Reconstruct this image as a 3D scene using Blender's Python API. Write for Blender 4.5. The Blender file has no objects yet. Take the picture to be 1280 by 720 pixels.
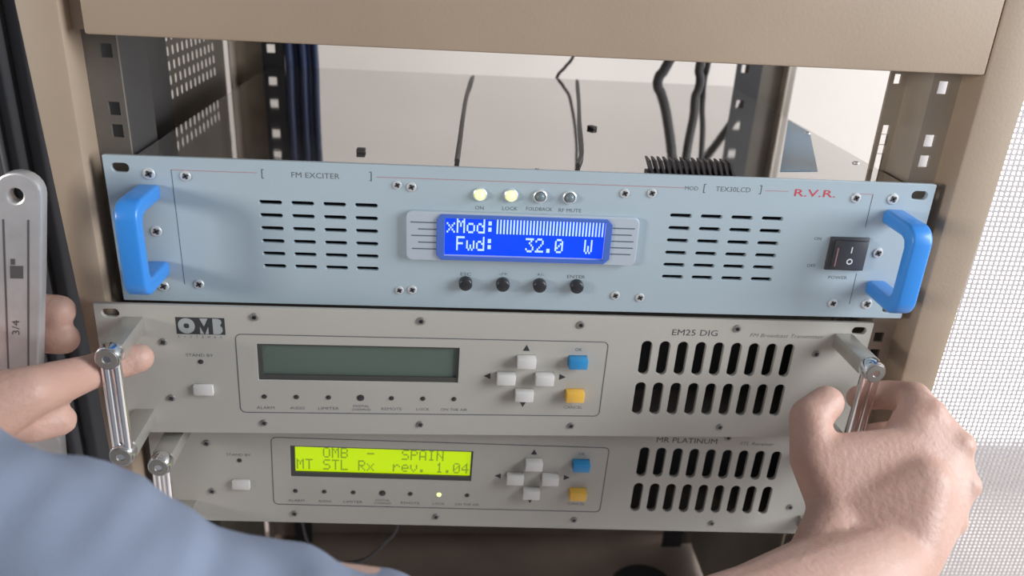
import bpy, bmesh, math, random
from mathutils import Vector, Matrix, noise
random.seed(5)
S = 0.001                     # every literal below is in millimetres
C = bpy.context.scene.collection
SC = bpy.context.scene

# ------------------------------------------------------------------ camera
cam_d = bpy.data.cameras.new('camera'); cam = bpy.data.objects.new('camera', cam_d); C.objects.link(cam)
SC.camera = cam
right = Vector((0.997223, -0.053930, 0.051352)); down = Vector((0.025637, -0.398807, -0.916677)); fwd = Vector((0.069916, 0.915448, -0.396317))
mw = Matrix.Identity(4)
for i, a in enumerate((right, -down, -fwd)):
    for j in range(3): mw[j][i] = a[j]
for j, v in enumerate((197.619, -452.167, 121.748)): mw[j][3] = v*S
cam.matrix_world = mw
cam_d.sensor_width = 36; cam_d.lens = 1009.12/1280*36; cam_d.clip_start = 0.01
cam_d.dof.use_dof = True; cam_d.dof.focus_distance = 0.475; cam_d.dof.aperture_fstop = 8.0

# ------------------------------------------------------------------ light
w = bpy.data.worlds.new('world'); SC.world = w; w.use_nodes = True
bg = w.node_tree.nodes['Background']; bg.inputs[0].default_value = (0.86, 0.92, 1.0, 1); bg.inputs[1].default_value = 0.27
def area(name, loc, target, sx, sy, power, col):
    d = bpy.data.lights.new(name, 'AREA'); d.shape = 'RECTANGLE'; d.size = sx*S; d.size_y = sy*S; d.energy = power; d.color = col
    o = bpy.data.objects.new(name, d); C.objects.link(o); o.location = Vector(loc)*S
    o.rotation_euler = (Vector(target)-Vector(loc)).to_track_quat('-Z', 'Y').to_euler(); return o
area('daylight_left', (-1350, -900, 250), (240, 0, -100), 330, 330, 17, (1.0, 0.95, 0.88))
area('daylight_right', (1500, -520, 400), (500, 0, -100), 700, 900, 29, (0.92, 0.96, 1.0))  # added fill that brightens the right post and the perforated sheet
b_ = area('room_light_behind', (300, 480, 900), (300, 900, -250), 1400, 200, 1.3, (1.0, 0.97, 0.93)); b_.data.spread = math.radians(100)  # added fill for the back wall, spread narrowed to spare the rack interior
b_ = area('room_light_right', (1150, 420, 600), (1150, 700, -700), 500, 400, 2.6, (1.0, 0.98, 0.96)); b_.data.spread = math.radians(110)  # added fill for the floor and wall seen through the perforated sheet
SC.view_settings.view_transform = 'Standard'; SC.view_settings.look = 'None'
SC.view_settings.exposure = 0.0; SC.view_settings.gamma = 1.0; SC.view_settings.use_curve_mapping = False

# ------------------------------------------------------------------ materials
def mat(name, col, rough=0.5, metal=0.0, emit=None, es=0.0, spec=0.5, var=0.0, vscale=30, bump=0.0, bscale=200, sss=0.0, coat=0.0, stretch=None, col2=None):
    m = bpy.data.materials.new(name); m.use_nodes = True; nt = m.node_tree; b = nt.nodes['Principled BSDF']
    b.inputs['Base Color'].default_value = (*col, 1); b.inputs['Roughness'].default_value = rough; b.inputs['Metallic'].default_value = metal
    b.inputs['Specular IOR Level'].default_value = spec; b.inputs['Coat Weight'].default_value = coat
    if sss:
        b.inputs['Subsurface Weight'].default_value = sss; b.inputs['Subsurface Radius'].default_value = (0.006, 0.002, 0.001); b.inputs['Subsurface Scale'].default_value = 1
    if emit: b.inputs['Emission Color'].default_value = (*emit, 1); b.inputs['Emission Strength'].default_value = es
    if var or bump:
        tc = nt.nodes.new('ShaderNodeTexCoord'); mp = nt.nodes.new('ShaderNodeMapping'); nt.links.new(tc.outputs['Object'], mp.inputs[0])
        if stretch: mp.inputs['Scale'].default_value = stretch
    if var:
        n = nt.nodes.new('ShaderNodeTexNoise'); n.inputs['Scale'].default_value = vscale; n.inputs['Detail'].default_value = 5
        nt.links.new(mp.outputs[0], n.inputs['Vector'])
        r = nt.nodes.new('ShaderNodeValToRGB'); r.color_ramp.elements[0].position = 0.3; r.color_ramp.elements[1].position = 0.7
        c2 = col2 if col2 else tuple(min(1, c*(1+var)) for c in col)
        c1 = col if col2 else tuple(c*(1-var) for c in col)
        r.color_ramp.elements[0].color = (*c1, 1); r.color_ramp.elements[1].color = (*c2, 1)
        nt.links.new(n.outputs['Fac'], r.inputs[0]); nt.links.new(r.outputs[0], b.inputs['Base Color'])
    if bump:
        n = nt.nodes.new('ShaderNodeTexNoise'); n.inputs['Scale'].default_value = bscale; n.inputs['Detail'].default_value = 4
        nt.links.new(mp.outputs[0], n.inputs['Vector'])
        bp = nt.nodes.new('ShaderNodeBump'); bp.inputs['Strength'].default_value = bump; bp.inputs['Distance'].default_value = 0.001
        nt.links.new(n.outputs['Fac'], bp.inputs['Height']); nt.links.new(bp.outputs[0], b.inputs['Normal'])
    return m
M = dict(
 rack=mat('rack_paint', (0.36, 0.275, 0.20), 0.55, var=0.07, vscale=9, bump=0.12, bscale=500),
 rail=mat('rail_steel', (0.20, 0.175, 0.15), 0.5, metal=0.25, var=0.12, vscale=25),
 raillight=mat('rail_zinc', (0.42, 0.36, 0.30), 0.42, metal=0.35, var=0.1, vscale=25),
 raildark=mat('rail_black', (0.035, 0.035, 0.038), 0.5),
 sidep=mat('side_sheet', (0.17, 0.15, 0.125), 0.55, metal=0.2, var=0.1, vscale=20),
 blue=mat('exciter_panel_paint', (0.385, 0.465, 0.515), 0.42, var=0.02, vscale=12, bump=0.05, bscale=900),
 grey=mat('broadcast_panel_paint', (0.45, 0.428, 0.385), 0.42, var=0.025, vscale=10, bump=0.05, bscale=900),
 zinc=mat('cover_zinc', (0.56, 0.54, 0.53), 0.045, metal=0.95, var=0.05, vscale=6, bump=0.03, bscale=60),
 film=mat('blue_film', (0.05, 0.16, 0.27), 0.3),
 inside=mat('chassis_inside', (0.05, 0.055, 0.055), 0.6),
 bluepl=mat('blue_handle_plastic', (0.035, 0.25, 0.72), 0.38, coat=0.2),
 chrome=mat('chrome', (0.88, 0.88, 0.90), 0.14, metal=1.0),
 bracket=mat('satin_bracket', (0.48, 0.46, 0.42), 0.36, metal=0.6),
 steel=mat('screw_steel', (0.72, 0.73, 0.73), 0.35, metal=0.45),
 sdark=mat('screw_dark', (0.30, 0.29, 0.27), 0.45, metal=0.6),
 black=mat('black_plastic', (0.025, 0.027, 0.032), 0.35),
 ink=mat('ink_grey', (0.11, 0.12, 0.13), 0.6),
 inkred=mat('ink_red', (0.55, 0.05, 0.07), 0.6),
 inkline=mat('ink_line', (0.42, 0.20, 0.22), 0.6),
 inkblk=mat('ink_black', (0.035, 0.036, 0.04), 0.6),
 paper=mat('logo_grey', (0.36, 0.38, 0.37), 0.6),
 white=mat('key_white', (0.66, 0.64, 0.61), 0.4),
 keyblue=mat('key_blue', (0.03, 0.26, 0.55), 0.35),
 keyyel=mat('key_yellow', (0.85, 0.50, 0.08), 0.35),
 keygrey=mat('key_stem_dark', (0.16, 0.15, 0.14), 0.5),
 beze=mat('bezel_grey', (0.47, 0.53, 0.60), 0.35, metal=0.15),
 bezblue=mat('bezel_frame_blue', (0.07, 0.15, 0.50), 0.3),
 groove=mat('groove', (0.10, 0.13, 0.18), 0.5),
 lcdblue=mat('lcd_blue', (0.0, 0.02, 0.3), 0.25, emit=(0.0, 0.055, 1.0), es=0.95),
 lcdtxt=mat('lcd_pixel_white', (0.3, 0.4, 0.8), 0.5, emit=(0.42, 0.62, 1.0), es=0.95),
 lcdgrn=mat('lcd_green', (0.2, 0.3, 0.0), 0.25, emit=(0.50, 0.72, 0.0), es=0.85),
 lcdgtx=mat('lcd_pixel_dark', (0.08, 0.11, 0.01), 0.5, emit=(0.24, 0.36, 0.01), es=0.7),
 lcdoff=mat('lcd_off', (0.11, 0.145, 0.12), 0.25),
 lcdframe=mat('lcd_frame', (0.06, 0.06, 0.055), 0.45),
 ledon=mat('lamp_lit', (0.5, 0.7, 0.2), 0.3, emit=(0.75, 1.0, 0.30), es=1.7),
 ledoff=mat('lamp_dark', (0.16, 0.20, 0.22), 0.25),
 ledpin=mat('lamp_pinhole', (0.04, 0.035, 0.035), 0.35),
 switch=mat('rocker_black', (0.055, 0.055, 0.065), 0.4),
 marks=mat('white_mark', (0.75, 0.75, 0.75), 0.5),
 skin=mat('skin', (0.53, 0.31, 0.24), 0.5, var=0.5, vscale=22, bump=0.5, bscale=260, sss=0.15, col2=(0.60, 0.39, 0.32)),
 shirt=mat('shirt_cloth', (0.235, 0.275, 0.37), 0.9, var=0.08, vscale=18, bump=0.3, bscale=1500),
 wrench=mat('wrench_steel', (0.62, 0.61, 0.62), 0.36, metal=0.55, var=0.1, vscale=60, bump=0.1, bscale=300),
 wrenchd=mat('wrench_groove', (0.22, 0.22, 0.23), 0.4, metal=0.8),
 cabblk=mat('cable_black', (0.035, 0.03, 0.032), 0.5),
 cabblue=mat('cable_blue', (0.045, 0.065, 0.15), 0.5),
 wall=mat('wall_plaster', (0.64, 0.60, 0.565), 0.8, var=0.02, vscale=3),
 floor=mat('floor_tiles', (0.66, 0.58, 0.55), 0.6, var=0.15, vscale=6),
 floor2=mat('rack_base_brown', (0.34, 0.27, 0.23), 0.55, var=0.2, vscale=8),
 mesh=mat('mesh_paint', (0.50, 0.46, 0.46), 0.5),
 cab=mat('dark_cabinet_paint', (0.075, 0.08, 0.095), 0.5, var=0.12, vscale=12, stretch=(8, 8, 0.4)),
 glow=mat('window_daylight', (1, 1, 1), 0.5, emit=(1.0, 1.0, 1.0), es=4.0),
 frame=mat('window_frame_white', (0.7, 0.7, 0.7), 0.5),
)

# ------------------------------------------------------------------ mesh helpers (mm in, metres out)
class MB:
    def __init__(s): s.bm = bmesh.new(); s.mats = []
    def mi(s, m):
        if m not in s.mats: s.mats.append(m)
        return s.mats.index(m)
    def _set(s, faces, m):
        k = s.mi(m)
        for f in faces: f.material_index = k
    def box(s, x0, x1, y0, y1, z0, z1, m):
        vs = [s.bm.verts.new((x, y, z)) for x in (x0, x1) for y in (y0, y1) for z in (z0, z1)]
        q = [(0,1,3,2), (4,6,7,5), (0,4,5,1), (2,3,7,6), (0,2,6,4), (1,5,7,3)]
        s._set([s.bm.faces.new([vs[i] for i in f]) for f in q], m); return s
    def prism(s, pts, y0, y1, m):            # outline in x,z extruded along y
        a = [s.bm.verts.new((x, y0, z)) for x, z in pts]; b = [s.bm.verts.new((x, y1, z)) for x, z in pts]
        fs = [s.bm.faces.new(a), s.bm.faces.new(b[::-1])]; n = len(pts)
        for i in range(n): fs.append(s.bm.faces.new((a[i], b[i], b[(i+1) % n], a[(i+1) % n])))
        s._set(fs, m); return s
    def lathe(s, cx, cz, prof, m, n=20, squash=1.0):   # profile of (radius, y) around an axis along y
        rings = []
        for r, y in prof:
            rings.append([s.bm.verts.new((cx+r*math.cos(2*math.pi*i/n), y, cz+squash*r*math.sin(2*math.pi*i/n))) for i in range(n)] if r > 1e-6 else [s.bm.verts.new((cx, y, cz))])
        fs = []
        for a, b in zip(rings, rings[1:]):
            for i in range(n):
                j = (i+1) % n
                if len(a) == 1 and len(b) == 1: continue
                if len(a) == 1: fs.append(s.bm.faces.new((a[0], b[j], b[i])))
                elif len(b) == 1: fs.append(s.bm.faces.new((a[i], a[j], b[0])))
                else: fs.append(s.bm.faces.new((a[i], a[j], b[j], b[i])))
        for rg in (rings[0], rings[-1]):
            if len(rg) > 1: fs.append(s.bm.faces.new(rg))
        s._set(fs, m); return s
    def build(s, name, parent=None, bevel=0.0, smooth=True, seg=2, loc=None):
        bmesh.ops.recalc_face_normals(s.bm, faces=s.bm.faces)
        me = bpy.data.meshes.new(name)
        if bevel: 
            bmesh.ops.bevel(s.bm, geom=[e for e in s.bm.edges if len(e.link_faces) == 2 and e.calc_face_angle(0) > 0.6], offset=bevel, segments=seg, profile=0.5, affect='EDGES', clamp_overlap=True)
        bmesh.ops.scale(s.bm, vec=(S, S, S), verts=s.bm.verts)
        s.bm.to_mesh(me); s.bm.free()
        for m in s.mats: me.materials.append(M[m])
        if smooth: shade(me)
        o = bpy.data.objects.new(name, me); C.objects.link(o)
        if parent: o.parent = parent
        return o
def shade(me, ang=0.7):
    for p in me.polygons: p.use_smooth = True
    me.set_sharp_from_angle(angle=ang)
def from_curve(name, cu, mats, parent=None, smooth=True):
    t = bpy.data.objects.new('tmp', cu); C.objects.link(t)
    dg = bpy.context.evaluated_depsgraph_get(); me = bpy.data.meshes.new_from_object(t.evaluated_get(dg))
    bpy.data.objects.remove(t); me.name = name; me.materials.clear()
    for m in mats: me.materials.append(M[m])
    for p in me.polygons: p.material_index = 0
    if smooth: shade(me)
    o = bpy.data.objects.new(name, me); C.objects.link(o)
    if parent: o.parent = parent
    return o
def plate(name, outer, holes, y0, y1, m, parent=None, bev=0.0):
    cu = bpy.data.curves.new('c', 'CURVE'); cu.dimensions = '2D'; cu.fill_mode = 'BOTH'; cu.extrude = (abs(y1-y0)/2-bev)*S; cu.bevel_depth = bev*S; cu.bevel_resolution = 1
    for pts in [outer]+holes:
        sp = cu.splines.new('POLY'); sp.points.add(len(pts)-1)
        for p, (x, z) in zip(sp.points, pts): p.co = (x*S, z*S, 0, 1)
        sp.use_cyclic_u = True
    o = from_curve(name, cu, [m], parent)
    ym = (y0+y1)/2*S
    for v in o.data.vertices: x, z, q = v.co; v.co = (x, ym-q, z)
    return o
def rrect(x0, x1, z0, z1, r, n=5):
    p = []
    for cx, cz, a in ((x1-r, z1-r, 0), (x0+r, z1-r, 90), (x0+r, z0+r, 180), (x1-r, z0+r, 270)):
        for i in range(n+1):
            t = math.radians(a+90*i/n); p.append((cx+r*math.cos(t), cz+r*math.sin(t)))
    return p
def outline(x0, x1, z0, z1, r, wd, y, name, m, parent):     # thin printed rounded frame
    return plate(name, rrect(x0, x1, z0, z1, r), [rrect(x0+wd, x1-wd, z0+wd, z1-wd, max(r-wd, .1))], y-0.12, y+0.02, m, parent)
def catmull(pts, k=8):
    P = [Vector(p) for p in pts]; P = [2*P[0]-P[1]]+P+[2*P[-1]-P[-2]]; o = []
    for i in range(1, len(P)-2):
        a, b, c, d = P[i-1:i+3]
        for j in range(k):
            t = j/k; o.append(0.5*((2*b)+(c-a)*t+(2*a-5*b+4*c-d)*t*t+(3*b-a-3*c+d)*t**3))
    o.append(P[-2]); return o
def tube(name, pts, r, m, parent=None, k=8, smoothpath=True):
    cu = bpy.data.curves.new('c', 'CURVE'); cu.dimensions = '3D'; cu.bevel_depth = r*S; cu.bevel_resolution = 4; cu.use_fill_caps = True
    q = catmull(pts, k) if smoothpath else [Vector(p) for p in pts]
    sp = cu.splines.new('POLY'); sp.points.add(len(q)-1)
    for p, v in zip(sp.points, q): p.co = (*(v*S), 1)
    return from_curve(name, cu, [m], parent)
def words(name, items, m, parent, y=-0.05, flip=False):      # items: (text, centre x, centre z, height[, width])
    if len(items) > 1: return [words(name, [it], m, parent, y) for it in items]
    parts = []
    for it in items:
        t, cx, cz, h = it[:4]
        cu = bpy.data.curves.new('t', 'FONT'); cu.body = t; cu.size = 1; cu.extrude = 0.0; cu.resolution_u = 2
        if len(it) > 5: cu.shear = it[5]
        o = bpy.data.objects.new('tmp', cu); C.objects.link(o)
        dg = bpy.context.evaluated_depsgraph_get(); me = bpy.data.meshes.new_from_object(o.evaluated_get(dg)); bpy.data.objects.remove(o)
        xs = [v.co.x for v in me.vertices]; zs = [v.co.y for v in me.vertices]
        sh = h/(max(zs)-min(zs)); sw = it[4]/(max(xs)-min(xs)) if len(it) > 4 and it[4] else sh
        mx = (max(xs)+min(xs))/2; mz = (max(zs)+min(zs))/2
        parts.append(([((v.co.x-mx)*sw+cx, y, (v.co.y-mz)*sh+cz) for v in me.vertices], [tuple(p.vertices) for p in me.polygons]))
        bpy.data.meshes.remove(me)
    V, F = [], []
    for v, f in parts:
        n = len(V); V += [tuple(c*S for c in p) for p in v]; F += [tuple(i+n for i in q) for q in f]
    me = bpy.data.meshes.new(name); me.from_pydata(V, [], F); me.materials.append(M[m])
    o = bpy.data.objects.new(name, me); C.objects.link(o); o.parent = parent; return o
def tag(o, label=None, cat=None, group=None, kind=None):
    if label: o['label'] = label
    if cat: o['category'] = cat
    if group: o['group'] = group
    if kind: o['kind'] = kind
    return o
def thing(name, label, cat, loc=(0, 0, 0), group=None):
    o = bpy.data.objects.new(name, None); C.objects.link(o); o.location = Vector(loc)*S; o.empty_display_size = 0.05
    return tag(o, label, cat, group)

# ------------------------------------------------------------------ the room
def struct(name, mb, **k): return tag(mb.build(name, smooth=False), kind='structure')
struct('wall_back', MB().box(-1600, 1000, 900, 960, -900, 1500, 'wall').box(1000, 1700, 900, 960, 200, 1500, 'wall').box(1000, 1700, 900, 960, -900, -820, 'wall').box(1660, 1700, 900, 960, -820, 200, 'wall'))
struct('floor', MB().box(-1600, 1700, -900, 960, -960, -900, 'floor'))
struct('wall_left', MB().box(-1660, -1600, 200, 960, -900, 1500, 'wall'))
struct('wall_right', MB().box(1700, 1760, -300, 960, -900, 1500, 'wall'))
wn = tag(MB().box(1000, 1660, 925, 935, -820, 200, 'glow').build('window_1', smooth=False), kind='structure')
MB().box(1000, 1660, 900, 925, -820, -790, 'frame').box(1000, 1660, 900, 925, 170, 200, 'frame').box(1000, 1030, 900, 925, -790, 170, 'frame').box(1630, 1660, 900, 925, -790, 170, 'frame').build('window_frame', wn, bevel=2)

# ------------------------------------------------------------------ the equipment rack
rk = thing('equipment_rack', 'beige painted steel equipment rack frame with open front holding three units', 'equipment rack', (240, 0, -600))
def inrack(o): o.location = Vector((-240, 0, 600))*S; return o
b = MB(); b.prism([(-9, 320), (-39, 320), (-23.5, -120), (-17, -600), (-9, -600)], -4, 30, 'rack')
inrack(b.build('post', rk, bevel=1.6))
b = MB(); b.prism([(491.5, 320), (524, 320), (518.5, 30), (516, -110), (510, -600), (491.5, -600)], -4, 30, 'rack')
inrack(b.build('post', rk, bevel=1.6))
inrack(MB().box(2, 491, -4, 26, 65, 200, 'rack').build('top_beam', rk, bevel=1.4))
inrack(MB().box(-9, 2, 8, 26, 66, 200, 'rack').build('beam_bracket', rk, bevel=.5))
# inner faces and front mounting rails (with square holes)
def holes(cx, zs, wd=6.5, h=7.5): return [[(cx-wd/2, z-h/2), (cx+wd/2, z-h/2), (cx+wd/2, z+h/2), (cx-wd/2, z+h/2)] for z in zs]
hz = []
z = 66.95
while z > -590:
    hz += [z, z-12.7]; z -= 44.45
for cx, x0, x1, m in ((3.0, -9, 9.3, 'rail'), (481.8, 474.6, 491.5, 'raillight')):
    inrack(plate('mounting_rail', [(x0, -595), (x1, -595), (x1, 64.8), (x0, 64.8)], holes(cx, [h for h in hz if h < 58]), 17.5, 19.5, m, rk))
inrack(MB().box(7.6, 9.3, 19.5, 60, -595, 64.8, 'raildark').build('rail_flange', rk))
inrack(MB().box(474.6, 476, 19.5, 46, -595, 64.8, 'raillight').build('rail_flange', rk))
# right rail inner lip seen left of the flange
inrack(plate('rail_lip', [(463.5, -595), (475.9, -595), (475.9, 64.8), (463.5, 64.8)], holes(468.5, [h for h in hz if h < 58], 4.5, 6), 46, 48, 'raillight', rk))
# perforated left side sheet, x constant
inrack(MB().box(515, 517, 30, 372, -595, -60, 'sidep').build('side_sheet', rk))
def perf_side(x, y0, y1, z0, z1, m):
    sl = []
    rows = [28-11*i for i in range(-2, 4)] + [-27, -38]
    rows = [39, 28, 17, 6, -5, -35, -46, -57] + [-120-11*i for i in range(6)]
    for zz in rows:
        for k in range(13):
            yy = 186+11.8*k
            sl.append(rrect(yy-2.3, yy+2.3, zz-3.6, zz+3.6, 1.6, 2))
    o = plate('side_sheet', [(y0, z0), (y1, z0), (y1, z1), (y0, z1)], sl, -0.15, 0.15, m, rk)
    for v in o.data.vertices: a, c, e = v.co; v.co = (x*S-c, a, e)
    inrack(o)
perf_side(-30, 150, 362, -595, 200, 'sidep')
inrack(MB().box(-31, -10, 60, 150, -595, 200, 'raildark').build('side_channel', rk, bevel=1))
# rear uprights and rails
inrack(MB().box(-26, 2, 385, 400, -595, 200, 'raillight').box(-26, -24, 362, 385, -595, 200, 'raillight').build('rear_post', rk, bevel=1))
inrack(MB().box(500, 538, 372, 384, -595, 200, 'rail').box(524, 528, 360, 372, -595, 200, 'raillight').build('rear_post', rk, bevel=1))
rz = []
z = 190
while z > -590: rz += [z, z-22]; z -= 52
inrack(plate('rear_rail', [(4, -595), (25, -595), (25, 200), (4, 200)], holes(12.5, rz, 8, 8), 372, 374, 'raildark', rk))
inrack(plate('rear_rail', [(474, -595), (500, -595), (500, 200), (474, 200)], holes(483, [q+2 for q in rz], 8, 8), 366, 368, 'raildark', rk))
inrack(MB().box(-39, 524, 0, 400, 201, 206, 'rack').build('top_sheet', rk, bevel=1))  # unseen sheet, added to keep light from above out of the rack
inrack(MB().box(-39, 524, -4, 400, -606, -600, 'floor2').build('base_plate', rk, bevel=1))
inrack(MB().box(-30, 520, 397, 400, -600, -330, 'floor2').build('lower_back_sheet', rk))

# ------------------------------------------------------------------ rack units
def screw(cx, cz, r, parent, kind='cross', dark=False, y=0.0):
    m = 'sdark' if dark else 'steel'; b = MB()
    b.lathe(cx, cz, [(r, y+.3), (r, y-.35), (r*.9, y-.75), (r*.55, y-.9), (r*.5, y-.5), (0, y-.5)], m, 18)
    if kind == 'cross':
        a = 0.6; 
        for t in (0.5, 0.5+math.pi/2):
            c, s_ = math.cos(t), math.sin(t); l, wd = r*.62, r*.16
            pts = [(cx+c*l-s_*wd, cz+s_*l+c*wd), (cx-c*l-s_*wd, cz-s_*l+c*wd), (cx-c*l+s_*wd, cz-s_*l-c*wd), (cx+c*l+s_*wd, cz+s_*l-c*wd)]
            b.prism(pts, y-.98, y-.45, 'inkblk')
    else: b.lathe(cx, cz, [(r*.42, y-.96), (0, y-.96)], 'inkblk', 6)
    return b.build('screw', parent)
def unit(name, label, cat, loc, rot):
    o = thing(name, label, cat)
    m = Matrix([[*rot[0], loc[0]*S], [*rot[1], loc[1]*S], [*rot[2], loc[2]*S], [0, 0, 0, 1]]); o.matrix_world = m.to_3x3().normalized().to_4x4(); o.location = Vector(loc)*S
    return o
def chassis(parent, x0, x1, z0, z1, y0, y1, m, open_front=True):
    b = MB(); t = 1.2
    b.box(x0, x1, y0, y1, z1-t, z1, m).box(x0, x1, y0, y1, z0, z0+t, m).box(x0, x0+t, y0, y1, z0+t, z1-t, m).box(x1-t, x1, y0, y1, z0+t, z1-t, m).box(x0+t, x1-t, y1-t, y1, z0+t, z1-t, m)
    return b.build('chassis', parent)
FONT = {'x':['00000','00000','10001','01010','00100','01010','10001'],'M':['10001','11011','10101','10101','10001','10001','10001'],'o':['00000','00000','01110','10001','10001','10001','01110'],
'd':['00001','00001','01101','10011','10001','10001','01111'],':':['00000','01100','01100','00000','01100','01100','00000'],'|':['10101']*7,'F':['11111','10000','10000','11110','10000','10000','10000'],
'w':['00000','00000','10001','10001','10101','10101','01010'],'3':['11111','00010','00100','00010','00001','10001','01110'],'2':['01110','10001','00001','00010','00100','01000','11111'],
'.':['00000','00000','00000','00000','00000','01100','01100'],'0':['01110','10001','10011','10101','11001','10001','01110'],'W':['10001','10001','10001','10101','10101','10101','01010'],
'O':['01110','10001','10001','10001','10001','10001','01110'],'B':['11110','10001','10001','11110','10001','10001','11110'],'-':['00000','00000','00000','11111','00000','00000','00000'],
'S':['01111','10000','10000','01110','00001','00001','11110'],'P':['11110','10001','10001','11110','10000','10000','10000'],'A':['01110','10001','10001','10001','11111','10001','10001'],
'I':['01110','00100','00100','00100','00100','00100','01110'],'N':['10001','10001','11001','10101','10011','10001','10001'],'T':['11111','00100','00100','00100','00100','00100','00100'],
'L':['10000','10000','10000','10000','10000','10000','11111'],'R':['11110','10001','10001','11110','10100','10010','10001'],'r':['00000','00000','10110','11001','10000','10000','10000'],
'e':['00000','00000','01110','10001','11111','10000','01110'],'v':['00000','00000','10001','10001','10001','01010','00100'],'1':['00100','01100','00100','00100','00100','00100','01110'],
'4':['00010','00110','01010','10010','11111','00010','00010']}
def lcd_text(name, rows, x0, z0, px, pz, cw, lh, y, m, parent):
    b = MB()
    for r, line in enumerate(rows):
        for c, ch in enumerate(line):
            if ch == ' ': continue
            for j, row in enumerate(FONT[ch]):
                for i, v in enumerate(row):
                    if v == '1':
                        x = x0+c*cw+i*px; z = z0-r*lh-j*pz
                        b.box(x, x+px*.93, y-.08, y, z-pz*.96, z, m)
    return b.build(name, parent, smooth=False)
W = 482.6; H = 88.1
def slot(cx, cz): return rrect(cx-5.2, cx+5.2, cz-3.0, cz+3.0, 2.95, 6)

# ---- blue exciter
ex = thing('radio_exciter', 'light blue rack unit with glowing blue screen and blue plastic handles, topmost of the three', 'radio exciter')
hol = [slot(8.75, -6.8), slot(W-8.75, -6.8), slot(8.75, -H+6), slot(W-8.75, -H+6)]
for xs in ((90.2, 108.4, 126.6, 144.8), (330.6, 349.2, 367.9, 386.6)):
    for x in xs:
        for k in range(6):
            zc = -24.3-7.9*k; hol.append(rrect(x-6.8, x+6.8, zc-1.45, zc+1.45, 1.4, 4))
hol.append([(190, -53.2), (286, -53.2), (286, -28.2), (190, -28.2)])
plate('front_panel', rrect(0, W, -H, 0, 0.6, 2), hol, 0, 3, 'blue', ex, 0.25)
ch = chassis(ex, 12, 470.6, -84, -3.6, 3, 366, 'zinc')
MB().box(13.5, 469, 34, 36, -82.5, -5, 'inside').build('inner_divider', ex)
b = MB()
for x, y in ((40, 60), (240, 40), (430, 100), (452, 60), (440, 330), (40, 330)): pass
plate('film_strip', [(468, 201), (467.5, 154), (425, 36), (399, 32)], [], 0, 0.3, 'film', ex)  # blue reflection in the cover, painted as a thin coloured strip
fo = bpy.data.objects['film_strip']
for v in fo.data.vertices: x, y, z = v.co; v.co = (x, z, -3.6*S+0.0003-y)
for x, y in ((462, 62), (464, 150), (244, 14)):
    o = screw(0, 0, 2.4, ex); o.rotation_euler = (-math.pi/2, 0, 0); o.location = Vector((x, y, -3.6))*S
words('panel_lettering', [('FM EXCITER', 116.6, -7.4, 3.2, 27), ('[', 87, -7.5, 5.5), (']', 147.6, -6.8, 5.5), ('MOD', 334.6, -7.2, 2.3, 8), ('[', 342.4, -7, 5.5), (']', 376, -6.6, 5.5), ('TEX30LCD', 359.6, -7, 3.0, 21),
   ('ON', 210.4, -23.4, 2.2, 5), ('LOCK', 228.3, -23.2, 2.2, 9), ('FOLDBACK', 245.6, -23.0, 2.2, 15.5), ('RF MUTE', 263.8, -23.2, 2.2, 13.5),
   ('ESC', 203.7, -65.6, 2.1, 6.5), ('-/+', 226.3, -64.8, 2.2, 5), ('+/-', 249.2, -64.6, 2.2, 4.5), ('ENTER', 271, -65.4, 2.1, 11),
   ('ON', 417, -36, 2.0, 4.5), ('OFF', 416.5, -53.8, 2.0, 5.5), ('POWER', 435, -61.2, 2.1, 12)], 'ink', ex)
for x0, x1 in ((36.6, 84), (151, 331), (379, 393), (432, 445)): MB().box(x0, x1, -.1, .02, -7.2, -6.85, 'inkline').build('printed_line', ex, smooth=False)
for x0, z0, z1 in ((36.6, -77, -7), (445, -28, -7), (446.5, -79, -58)): MB().box(x0-.15, x0+.15, -.1, .02, z0, z1, 'ink').build('printed_line', ex, smooth=False)
words('brand_logo', [('R.V.R.', 409.5, -7.6, 4.4, 25)], 'inkred', ex, y=-.12)
# display bezel
bz = plate('display_bezel', rrect(168.5, 305, -55.4, -26.2, 3.2), [[(190, -53), (286, -53), (286, -28.4), (190, -28.4)]], -3.6, 0, 'beze', ex, .5)
plate('screen_frame', [(188.5, -27), (285.8, -27), (289, -30), (289, -51.6), (285.8, -54.8), (188.5, -54.8), (186, -51.6), (186, -30)], [[(190.2, -52.9), (285.9, -52.9), (285.9, -28.6), (190.2, -28.6)]], -4.8, -3.3, 'bezblue', bz, .3)
for i, (l0, r1) in enumerate(((170.5, 303), (175, 301.5), (171, 303), (175, 303), (171.5, 302))):
    zc = -32.2-4.1*i
    for g0, g1 in ((l0, 186), (289, r1)): MB().box(g0, g1, -3.72, -3.5, zc-.35, zc+.35, 'groove').build('groove', bz, smooth=False)
sc_ = MB().box(189.5, 286.5, -1.5, 1.5, -53.5, -28, 'lcdblue').build('screen', bz, smooth=False)
tag(sc_, 'glowing blue display glass')
lcd_text('screen_text', ['xMod:|||||||||||', ' Fwd:   32.0  W '], 191.6, -29.8, 0.98, 1.28, 5.88, 11.0, -1.55, 'lcdtxt', bz)
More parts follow.
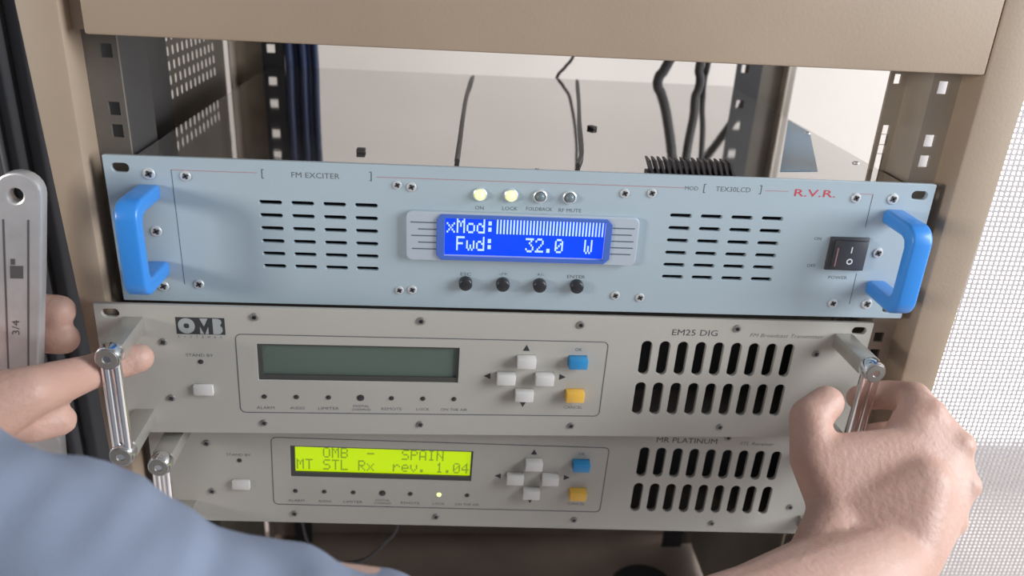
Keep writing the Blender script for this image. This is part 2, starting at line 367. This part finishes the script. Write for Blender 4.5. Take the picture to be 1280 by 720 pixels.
# lamps and keys
for x, on in ((210.5, 1), (228.6, 1), (245.6, 0), (262.9, 0)):
    l = MB().lathe(x, -15.1, [(4.0, .2), (4.0, -1.2), (3.4, -1.6), (2.9, -1.2), (2.9, 0)], 'steel', 24).build('indicator_lamp', ex)
    tag(l, 'lit green indicator lamp' if on else 'unlit indicator lamp')
    MB().lathe(x, -15.1, [(2.7, 0), (2.7, -1.8), (2.3, -3.0), (1.4, -3.8), (0, -4.1)], 'ledon' if on else 'ledoff', 20).build('lamp_lens', l)
for x in (203.7, 226.3, 248.8, 271.6):
    MB().lathe(x, -71.0, [(4.1, 0), (4.1, -3.8), (3.8, -4.5), (3.2, -4.9), (0, -4.9)], 'black', 24).build('push_button', ex)
for x, z_, r in ((24.2, -9.7, 3.4), (24.2, -43.9, 3.2), (24.2, -78.6, 3.2), (44.2, -10.3, 3), (45, -76.8, 3), (162.8, -11.3, 2.6), (170.9, -12.2, 2.8), (163.8, -77.3, 2.6), (171.5, -76.8, 2.8), (295.3, -11.6, 2.8), (311.4, -10.9, 2.8), (296.4, -77.2, 2.8), (312, -78.2, 2.8), (435, -9.6, 3.0), (457.8, -9.4, 3.4), (456.8, -44.1, 3.3), (435.6, -78.8, 3.0), (457.8, -78.6, 3.4)):
    screw(x, z_, r, ex)
# rocker switch
sw = MB().box(424.6, 449.2, -1.6, 0, -55.8, -34.2, 'switch').build('power_switch', ex, bevel=.5)
b = MB(); b.prism([(427.5, -54.2), (447.6, -54.2), (447.6, -35.8), (427.5, -35.8)], -4.6, -1.5, 'switch'); rb = b.build('rocker', sw, bevel=.7)
b = MB().box(437.2, 437.9, -4.72, -4.58, -43.2, -39.2, 'marks'); b.box(428.6, 429.3, -4.72, -4.58, -52, -40, 'inkline'); b.build('rocker_mark', sw, smooth=False)
plate('rocker_ring', rrect(435.8, 439.6, -50.6, -46.8, 1.88, 6), [rrect(436.5, 438.9, -49.9, -47.5, 1.18, 6)], -4.72, -4.58, 'marks', sw)
# plastic bow handles
def bow(cx, parent):
    r = 10; d = 38; zt, zb = -20.0, -66.5; wd = 6.3; t = 8.5
    out = [(0, zt+4.5), (-d+r, zt+4.5)]
    for i in range(1, 7): a = math.radians(90*i/6); out.append((-d+r-r*math.sin(a), zt+4.5-r+r*math.cos(a)))
    for i in range(0, 7): a = math.radians(90*i/6); out.append((-d+r-r*math.cos(a), zb-4.5+r-r*math.sin(a)))
    out += [(0, zb-4.5), (0, zb+4.5), (-d+t+5, zb+4.5), (-d+t+1.5, zb+6), (-d+t, zb+9.5), (-d+t, zt-9.5), (-d+t+1.5, zt-6), (-d+t+5, zt-4.5), (0, zt-4.5)]
    b = MB(); n = len(out)
    A = [b.bm.verts.new((cx-wd, y, z_)) for y, z_ in out]; B = [b.bm.verts.new((cx+wd, y, z_)) for y, z_ in out]
    fs = [b.bm.faces.new(A), b.bm.faces.new(B[::-1])]+[b.bm.faces.new((A[i], B[i], B[(i+1) % n], A[(i+1) % n])) for i in range(n)]
    b._set(fs, 'bluepl'); o = b.build('handle', parent, bevel=2.2, seg=3); tag(o, 'bright blue plastic bow handle'); return o
bow(23.2, ex); bow(W-22.6, ex)
for x, y, wd, a in ((137.5, 42, 2.6, 0), (295, 136, 2.2, 0.7)):
    o = MB().box(-wd, wd, -3.2, 3.2, 0, 2.4, 'cabblk').build('cover_clip', ex, bevel=.4); o.location = Vector((x, y, -3.6))*S; o.rotation_euler[2] = a
# black finned block on the cover behind the panel
b = MB().box(310, 364, 8, 20, -3.6, -1.6, 'cabblk')
for k in range(15):
    x = 312+3.5*k; b.prism([(x, -1.8), (x+1.5, -1.8), (x-1.6, 6.5), (x-3.1, 6.5)], 8, 19, 'cabblk')
b.build('finned_block', ex)

# ---- the two grey units share one front design
def grey_unit(root, lit, name1, name2, logo):
    hol = [slot(8.75, -5.6), slot(W-8.75, -5.6), slot(8.75, -H+5.6), slot(W-8.75, -H+5.6)]
    for k in range(9):
        for zc in (-28.6, -58.9): x = 334+11.9*k; hol.append(rrect(x-3.75, x+3.75, zc-12.6, zc+12.6, 3.7, 6))
    hol.append([(91, -49.4), (214.8, -49.4), (214.8, -23.8), (91, -23.8)])
    for x, z_ in ((58, -56.2), (256.8, -31.6), (244.7, -43.7), (269.4, -43.7), (257.2, -55.8), (290, -31.4), (290.4, -55.8)): hol.append(rrect(x-6.2, x+6.2, z_-3.9, z_+3.9, .5, 2))
    plate('front_panel', rrect(0, W, -H, 0, 0.5, 2), hol, 0, 3, 'grey', root, .25)
    chassis(root, 20, 462, -80, -5, 3, 300, 'rail')
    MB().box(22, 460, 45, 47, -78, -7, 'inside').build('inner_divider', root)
    outline(78.8, 309, -73, -17.4, 3.6, .55, -.02, 'printed_frame', 'ink', root)
    d = plate('display', [(91.2, -49.2), (214.6, -49.2), (214.6, -24), (91.2, -24)], [[(94.2, -45.8), (213.4, -45.8), (213.4, -25), (94.2, -25)]], .6, 3.5, 'lcdframe', root, 0)
    s = MB().box(93, 214.4, 2.2, 4, -47, -24.2, 'lcdgrn' if lit else 'lcdoff').build('screen', d, smooth=False)
    tag(s, 'glowing yellow green display glass' if lit else 'dark unlit display glass')
    if lit: lcd_text('screen_text', ['   OMB  -   SPAIN', 'MT STL Rx  rev. 1.04'], 95.0, -25.8, .98, 1.22, 5.92, 9.9, 2.18, 'lcdgtx', d)
    led = [94.1, 113.7, 133.5, 153.5, 172.9, 192.8, 212.6]
    for k, x in enumerate(led):
        on = lit and k == 5
        o = MB().lathe(x, -61.1, [(2.3 if k == 3 else 1.6, .2), (2.3 if k == 3 else 1.6, -.25), (.8, -.7), (0, -.8)], 'ledon' if on else 'ledpin', 14).build('indicator_lamp', root)
        if on: tag(o, 'lit green indicator lamp')
    MB().lathe(57.6, -37.1, [(1.6, .2), (1.6, -.25), (.8, -.7), (0, -.8)], 'ledpin', 14).build('indicator_lamp', root)
    words('panel_lettering', [('ALARM', 94.4, -69.2, 2.0, 11), ('AUDIO', 114, -69.2, 2.0, 9), ('LIMITER', 133.4, -69.2, 2.0, 13), ('DIGITAL', 153.8, -67.2, 1.7, 10), ('OVERMOD', 153.8, -69.8, 1.7, 12), ('REMOTE', 173, -69.0, 2.0, 13), ('LOCK', 193, -69.0, 2.0, 8.5), ('ON THE AIR', 213, -69.0, 2.0, 17),
        ('STAND BY', 57.2, -32.6, 2.0, 16), ('OK', 290, -23.4, 2.2, 4.4), ('CANCEL', 290.8, -66.1, 2.1, 12.5)], 'ink', root)
    words('model_lettering', [(name1[0], name1[1], -9.6, 4.2, name1[2])], 'inkblk', root)
    words('type_lettering', [(name2[0], name2[1], -10.4, 2.6, name2[2], .25)], 'ink', root)
    if logo:
        b = MB().box(45.2, 73.4, -.1, .02, -18.4, -7.2, 'inkblk'); lg = b.build('brand_logo', root, smooth=False)
        plate('logo_letter', rrect(46.4, 56.0, -17.9, -7.7, 4.7, 6), [rrect(49.6, 52.8, -14.4, -11.2, 1.2, 3)], -.2, -.08, 'paper', lg)
        for tri in ([(58.9, -7.7), (61.3, -13.0), (63.7, -7.7)], [(58.9, -18), (61.0, -18), (58.9, -13.2)], [(61.7, -18), (63.7, -18), (63.7, -13.2)]): MB().prism(tri, -.2, -.08, 'paper').build('logo_letter', lg, smooth=False)
        plate('logo_letter', [(66.4, -18), (66.4, -7.7), (69.6, -7.7), (71.2, -8.6), (71.6, -10.4), (70.6, -12.3), (71.8, -13.6), (72.0, -15.8), (71.0, -17.5), (69.4, -18)], [], -.2, -.08, 'paper', lg)
        words('logo_caption', [(c, 46.2+3.5*i, -20.1, 1.5) for i, c in enumerate('SISTEMAS')], 'ink', lg)
    keys = (('white', 58, -56.2), ('white', 256.8, -31.6), ('white', 244.7, -43.7), ('white', 269.4, -43.7), ('white', 257.2, -55.8), ('keyblue', 290, -31.4), ('keyyel', 290.4, -55.8))
    lab = {'white': 'white rectangular push key', 'keyblue': 'blue rectangular push key', 'keyyel': 'yellow rectangular push key'}
    for m, x, z_ in keys:
        dpt = 2.5 if x < 100 else 6.0
        dx = 0
        k = MB().box(x-5.9+dx, x+5.9+dx, -dpt, 1.5, z_-3.5, z_+3.5, m).build('push_key', root, bevel=.5); tag(k, lab[m])
        MB().box(x-6.3, x+6.3, 1.5, 3.5, z_-4, z_+4, 'keygrey').build('key_base', k)
    for x, z_, a in ((256.6, -23.5, 90), (233.4, -43.7, 180), (281, -43.6, 0), (257.4, -63.8, 270)):
        t = math.radians(a); MB().prism([(x+2.7*math.cos(t+q), z_+2.7*math.sin(t+q)) for q in (0, 2.2, -2.2)], -.1, .02, 'inkblk').build('printed_arrow', root, smooth=False)
    for x in (90.8, 190, 289.4, 391.2): screw(x, -6.0, 2.7, root, 'hex', True)
    for x in (93, 191.5, 290.8, 393): screw(x, -80.4, 2.4, root, 'cross', True)
    for x, z_ in ((36.8, -24), (38, -63), (448.2, -23), (449, -64)): screw(x, z_, 2.5, root, 'cross', True)
    for hx in (21.3, W-19):
        h = tag(tube('handle', [(hx-2.6, -40, -16), (hx-2.6, -40, -72)], 3.0, 'chrome', root, smoothpath=False), 'chrome bar handle on square metal arms')
        for z0 in (-17.2, -80.7): MB().box(hx-6, hx+6, -36, 0, z0, z0+9.8, 'bracket').build('handle_arm', h, bevel=.7)
        for zz in (-12.3, -75.8):
            MB().lathe(hx, zz, [(6.6, -35.8), (6.9, -37), (6.9, -43), (6.3, -44)], 'chrome', 28).build('end_boss', h)
            MB().lathe(hx, zz, [(5.9, -43.8), (5.6, -44.6), (2.4, -44.8), (2.0, -43.9), (0, -43.9)], 'sdark', 24).build('bolt_head', h)
        tube('grip_bar', [(hx+2.9, -40, -16), (hx+2.9, -40, -72)], 3.0, 'chrome', h, smoothpath=False)

R2 = [[0.99909, -0.03767, 0.0199], [0.0377, 0.99929, -0.00099], [-0.01985, 0.00174, 0.9998]]
R3 = [[0.99948, -0.01027, 0.03045], [0.01027, 0.99995, 0.00023], [-0.03045, 8e-05, 0.99954]]
tx = unit('radio_transmitter', 'grey rack unit with dark unlit screen, in the middle, gripped by its handle', 'radio transmitter', (-12.63, -11.92, -85.79), R2)
grey_unit(tx, False, ('EM25 DIG', 364, 30), ('FM Broadcast Transmitter', 425.6, 50), True)
rx = unit('radio_receiver', 'grey rack unit with glowing yellow-green screen, lowest of the three', 'radio receiver', (-1.02, 9.14, -171.13), R3)
grey_unit(rx, True, ('MR PLATINUM', 362.5, 43), ('STL Receiver', 413, 25), False)

# ------------------------------------------------------------------ cables
for i, (x, y, r) in enumerate(((29.5, 374, 4.0), (36.5, 378, 3.8), (43, 374, 3.6), (49.5, 378, 3.8), (55, 375, 3.2))):
    tag(tube('blue_cable', [(x, y, -360), (x+1.5, y+1, -150), (x, y, -20), (x-1, y, 60), (x, y+2, 200)], r, 'cabblue'), 'dark blue cable in the upright bundle behind the rack at left', 'cable', 'bundled blue cables at the rear left')
def cable(pts, r, label, group=None): return tag(tube('black_cable', pts, r, 'cabblk'), label, 'cable', group)
cable([(212, 385, -120), (211, 372, -20), (208.5, 340, -2.1), (203, 250, -2.1), (200, 160, -2.1), (198, 80, -2.1), (196.5, 24, -2.1)], 1.5, 'thin black cable bowing across the metal cover, left one of two')
cable([(316, 388, -120), (314, 372, -20), (310.8, 344, -2.1), (300, 250, -2.1), (288, 154, -2.1), (277, 60, -2.1), (269.8, 24, -2.1)], 1.5, 'thin straight black cable running across the metal cover, right one of two')
cable([(288, 384, -60), (294, 380, -8), (302, 378, 6), (311, 378, 22), (322, 380, 80), (325, 385, 200)], 1.6, 'thin black cable curving down against the white wall behind the cover')
cable([(452, 376, 200), (431, 373, 115), (419, 372, 62), (409, 372, 26), (402, 373, 8), (397, 374, -5), (398, 380, -60), (400, 382, -300)], 5.2, 'thick black cable kinked just at the back edge of the cover, leftmost thick one')
cable([(430, 376, 200), (434, 374, 120), (436.6, 373, 88), (437, 373, 58), (439, 374, 30), (438, 374, 10), (441, 375, -4), (442, 380, -60), (440, 382, -300)], 4.6, 'thick black cable hanging straight behind the cover, middle one of three')
cable([(462, 372, 200), (452, 373, 60), (447.5, 375, 24), (446.5, 376, 10), (448, 384, -6), (452, 388, -60), (452, 388, -300)], 3.0, 'thinner black cable hanging close beside the middle thick cable')
cable([(436, 393, 140), (447, 391, 103), (461, 388, 79), (475, 386, 54), (486, 386, 34), (494, 388, 18), (496, 392, -10), (496, 393, -300)], 4.4, 'thick black cable slanting to the dark right rear rail')
cable([(77, 80, -262), (79, 80, -322), (85.3, 80, -346.5), (104.3, 80, -361), (127.5, 80, -359), (144.2, 80, -342), (156.1, 80, -321.4), (164, 80, -262)], 1.6, 'black cable hanging in a loop below the lowest rack unit')

# ------------------------------------------------------------------ things beside the rack
dc = thing('metal_cabinet', 'dark grey metal cabinet standing left of the rack post', 'cabinet', (-100, 100, -900))
def rel(o, l): o.location = -Vector(l)*S; return o
rel(MB().box(-260, -46, 62, 140, -900, 400, 'cab').build('body', dc, bevel=2), (-100, 100, -900))
rel(MB().box(-256, -70, 56, 62, -890, 390, 'cab').build('door', dc, bevel=1.5), (-100, 100, -900))
rel(MB().box(-84, -80, 52, 56.2, -880, 380, 'cab').build('handle_strip', dc, bevel=1), (-100, 100, -900))

# perforated white sheet right of the rack, lit by the window behind it
def perforated():
    b = MB(); px, pz = 4.3, 4.05; x0, z0 = 545, 70; nx, nz = 74, 128; hw, hh = 1.25, 1.1
    for i in range(nx):
        for j in range(nz):
            cx = x0+px*(i+.5); cz = z0-pz*(j+.5)
            o = [b.bm.verts.new((cx+sx*px/2, 120, cz+sz*pz/2)) for sx, sz in ((-1, -1), (1, -1), (1, 1), (-1, 1))]
            n = [b.bm.verts.new((cx+sx*hw, 120, cz+sz*hh)) for sx, sz in ((-1, -1), (1, -1), (1, 1), (-1, 1))]
            for k in range(4): b.bm.faces.new((o[k], o[(k+1) % 4], n[(k+1) % 4], n[k]))
    bmesh.ops.remove_doubles(b.bm, verts=b.bm.verts, dist=0.05)
    b.mi('mesh')
    r = bmesh.ops.extrude_face_region(b.bm, geom=list(b.bm.faces)); bmesh.ops.translate(b.bm, vec=(0, 0.8, 0), verts=[v for v in r['geom'] if isinstance(v, bmesh.types.BMVert)])
    return b
pr = perforated().build('perforated_sheet', smooth=False)
tag(pr, 'bright perforated metal sheet with fine square holes right of the rack', 'perforated panel')
MB().box(545, 863.2, 117, 123, 70, 78, 'mesh').box(863.2, 870, 117, 123, -448.4, 78, 'mesh').box(538, 545, 117, 123, -448.4, 78, 'mesh').box(545, 863.2, 117, 123, -456, -448.4, 'mesh').build('sheet_frame', pr, bevel=.6)
MB().box(540, 546, 117, 123, -900, -456, 'mesh').box(862, 868, 117, 123, -900, -456, 'mesh').build('stand_leg', pr)

# dark round foot on the rack base
b = MB(); b.lathe(0, 0, [(0, 0), (40, 0), (40, -22), (36, -26), (0, -26)], 'black', 32); o = b.build('rubber_cap')
o.rotation_euler = (-math.pi/2, 0, 0); o.location = Vector((430, 275, -599.6))*S
tag(o, 'dark round rubber cap on the brown rack base below the units', 'rubber cap')

# ------------------------------------------------------------------ wrench
wr = thing('wrench', 'silver steel wrench with a hole in its handle end, held upright at left', 'wrench', (-36, -30, -60))
def wplate():
    top = -3.5; cx = -34.6
    out = []
    for i in range(13):
        a = math.radians(180-180*i/12); out.append((cx+11.8*math.cos(a), top-11.8+11.8*math.sin(a)))
    out += [(cx+11.4, -60), (cx+9.5, -128), (cx+9, -150), (cx+22, -168), (cx+24, -196), (cx+12, -206), (cx+8, -186), (cx-8, -186), (cx-12, -206), (cx-24, -196), (cx-22, -168), (cx-9, -150), (cx-9.5, -128), (cx-11.4, -60)]
    hole = [(cx-.3+5.2*math.cos(t*math.pi/12), top-11.4+5.2*math.sin(t*math.pi/12)) for t in range(24)]
    return out, hole, cx
out, hole, cx = wplate()
def tilt(o):
    o.matrix_parent_inverse = Matrix.Identity(4)
    for v in o.data.vertices:
        x, y, z = v.co; v.co = (x+0.168*(z+0.015)+0.036+0.0012, y+0.002, z+0.060)
bd = plate('handle', out, [hole], -4, 4, 'wrench', wr, 1.2); tilt(bd)
gr = MB()
gr.prism([(cx-6.9, -28), (cx-5.9, -28), (cx-4.9, -130), (cx-5.9, -130)], -4.15, -3.8, 'wrenchd').prism([(cx+5.9, -28), (cx+6.9, -28), (cx+5.9, -130), (cx+4.9, -130)], -4.15, -3.8, 'wrenchd')
g = gr.build('groove', wr, smooth=False); tilt(g)
mk = words('stamped_mark', [('3/4', cx-1, -92, 4, 9), ], 'wrenchd', wr, y=-4.2)
for v in mk.data.vertices:
    x, y, z = v.co; dx, dz = x-(cx-1)*S, z+92*S; v.co = (x-dx-dz, y, z-dz+dx)
tilt(mk)
mk = MB().box(cx-3.4, cx+3.4, -4.2, -3.9, -62, -54.5, 'wrenchd').box(cx-3, cx-.8, -4.2, -3.9, -54, -50.5, 'wrenchd').build('stamped_logo', wr, smooth=False); tilt(mk)

# ------------------------------------------------------------------ the person
def sphere_pts(c, r, n=10):
    ps = []
    for i in range(n+1):
        th = math.pi*i/n
        for j in range(2*n if 0 < i < n else 1):
            ph = math.pi*j/n; ps.append(Vector(c)+r*Vector((math.sin(th)*math.cos(ph), math.sin(th)*math.sin(ph), math.cos(th))))
    return ps
def hulls(groups, grow=0):
    bm = bmesh.new()
    for g in groups:
        t = bmesh.new()
        for c, r in g:
            for p in sphere_pts(c, r+grow): t.verts.new(p)
        q = bmesh.ops.convex_hull(t, input=t.verts)
        dead = list({v for v in q['geom_interior']+q['geom_unused'] if isinstance(v, bmesh.types.BMVert)})
        bmesh.ops.delete(t, geom=dead, context='VERTS')
        me = bpy.data.meshes.new('h'); t.to_mesh(me); t.free(); bm.from_mesh(me); bpy.data.meshes.remove(me)
    bmesh.ops.scale(bm, vec=(S, S, S), verts=bm.verts)
    me = bpy.data.meshes.new('hull'); bm.to_mesh(me); bm.free(); return me
def skinned(name, groups, voxel, smooth_it, m, grow=0, disp=None):
    o = bpy.data.objects.new(name, hulls(groups, grow)); C.objects.link(o)
    r = o.modifiers.new('r', 'REMESH'); r.mode = 'VOXEL'; r.voxel_size = voxel*S
    s = o.modifiers.new('s', 'SMOOTH'); s.factor = 0.5; s.iterations = smooth_it
    dg = bpy.context.evaluated_depsgraph_get(); me = bpy.data.meshes.new_from_object(o.evaluated_get(dg))
    o.modifiers.clear(); old = o.data; o.data = me; bpy.data.meshes.remove(old); me.name = name
    if disp: disp(me)
    me.materials.clear(); me.materials.append(M[m])
    for p in me.polygons: p.use_smooth = True
    return o
def chain(*pr): return [[pr[i], pr[i+1]] for i in range(len(pr)-1)]
# right arm and hand
w1, w2 = ((426.7, -107.2, -189.1), 22), ((448.6, -111.5, -182.4), 21)
fa, el, bi = ((352.6, -169.6, -182.3), 36), ((217.6, -245.0, -165.7), 42), ((164.4, -243.8, -134.4), 49)
sh2, sh1, sh = ((100.7, -246.7, -117), 46), ((52.9, -245.3, -89.0), 46), ((-2.7, -244.0, -66), 50)
mI, mM, mR, mP = ((475.0, -55.2, -123.6), 12.5), ((488.4, -68.6, -136.9), 12.5), ((490.3, -81.3, -155.9), 12), ((482.6, -90.8, -174.2), 11)
tc, tm, ti, tt = ((419.5, -90.4, -169.3), 16), ((408.6, -71.3, -147.3), 14), ((409.6, -53.0, -130.0), 12), ((422.0, -45.7, -123.9), 10.5)
G = []
G += [[w1, w2, ((398, -118, -184), 17), fa], [((398, -118, -184), 17), tc, w1]] + chain(fa, el, bi, sh2, sh1, sh)
G += [[w1, w2, mP, mR], [w1, w2, mR, mM], [w1, w2, mM, mI], [w1, w2, tc], [tc, tm, ((462, -72, -136), 11), ((470, -88, -160), 12)], [w1, w2, tc, ((465, -90, -150), 17)]]
G += chain(tc, tm, ti, tt)
G += chain(mI, ((486.9, -28.3, -129.8), 10.5), ((476.8, -13.0, -136.8), 9.5), ((460.0, -14.1, -139.2), 8.5))
G += chain(mM, ((500.3, -36.9, -152.5), 10.5), ((483.2, -22.3, -161.9), 9.5), ((464.6, -22.7, -163.7), 8.5))
G += chain(mR, ((504.7, -46.5, -179.0), 10), ((487.8, -28.7, -187.2), 9), ((465.7, -29.6, -189.1), 8.5))
G += chain(mP, ((496.2, -61.8, -198.1), 9), ((483.7, -42.6, -208.0), 8.5), ((465.9, -42.8, -207.6), 8))
# knuckles and the tendons over the back of the hand
for (c, r), dx in ((mI, 1), (mM, 1), (mR, 1), (mP, 1)):
    v = Vector(c)+Vector((3.5, -5, 3)); G.append([(tuple(v), r*.72)]); G.append([(tuple(v), 4), (tuple(Vector(w2[0])+Vector((0, -17, 6))), 3)])
# left arm and hand
lp, lw = ((-44.6, -92.3, -111.6), 21), ((-85.5, -113.3, -116.8), 24)
lm = ((-18.8, -80.9, -104.0), 13.5)
lel, lsh = ((-193.3, -262.6, -266.2), 42), ((-324.8, -271.9, -58.6), 55)
G += [[lp, lw], [lp, lm], [lp, ((-78, -50, -100), 10), ((-78, -60, -114), 11), lw]]
G += chain(lm, ((-5.5, -48.5, -111.3), 10.3), ((7.3, -35.5, -111.5), 9.6), ((17.5, -32.0, -110.0), 8.6))
G += chain(((-76, -50, -100.0), 11), ((-71, -24, -94), 10), ((-54, -9, -91), 9.5), ((-34, -9.0, -92), 9.5))
G += chain(((-76, -54, -114.0), 11), ((-74, -26, -110), 10), ((-56, -12, -108), 9.5), ((-33, -12.0, -109), 9.5))
G += chain(((-44, -80, -120), 13), ((-24.0, -76, -127), 10), ((-13.8, -68.3, -128.9), 9))
G += chain(((-62, -78, -104.0), 11), ((-54, -72.0, -97), 9), ((-48, -66.8, -95), 7.5))
G += chain(lw, lel, lsh)
# trunk
G += [[sh, lsh, ((-84, -287.6, -77.7), 72), ((-265.9, -301.4, -65.9), 75), ((-163.6, -507.6, -322.4), 120)]]
body = skinned('person', G, 2.2, 7, 'skin')
tag(body, 'person in a blue-grey shirt reaching in with both hands, one holding a wrench', 'person')
SH = [[(sh[0], 55), ((52.9, -245.3, -89), 52)], [((52.9, -245.3, -89), 52), ((100.7, -246.7, -117), 52.5)], [((100.7, -246.7, -117), 52.5), ((149.9, -249.1, -131.6), 57)], [(lsh[0], 62), ((-235, -266, -200), 56)],
      [(sh[0], 62), (lsh[0], 62), ((-84, -287.6, -77.7), 79), ((-265.9, -301.4, -65.9), 82), ((-163.6, -507.6, -322.4), 128)]]
def folds(me):
    N = [v.normal.copy() for v in me.vertices]
    for v in me.vertices:
        p = Vector(v.co); q = Vector((p.x*9+p.z*10, p.y*8, p.z*22-p.x*12)); n = noise.fractal(q, 0.8, 2.0, 3)
        v.co = p + N[v.index]*(n*0.006)
shirt = skinned('shirt', SH, 4.0, 10, 'shirt', 0, folds); shirt.parent = body
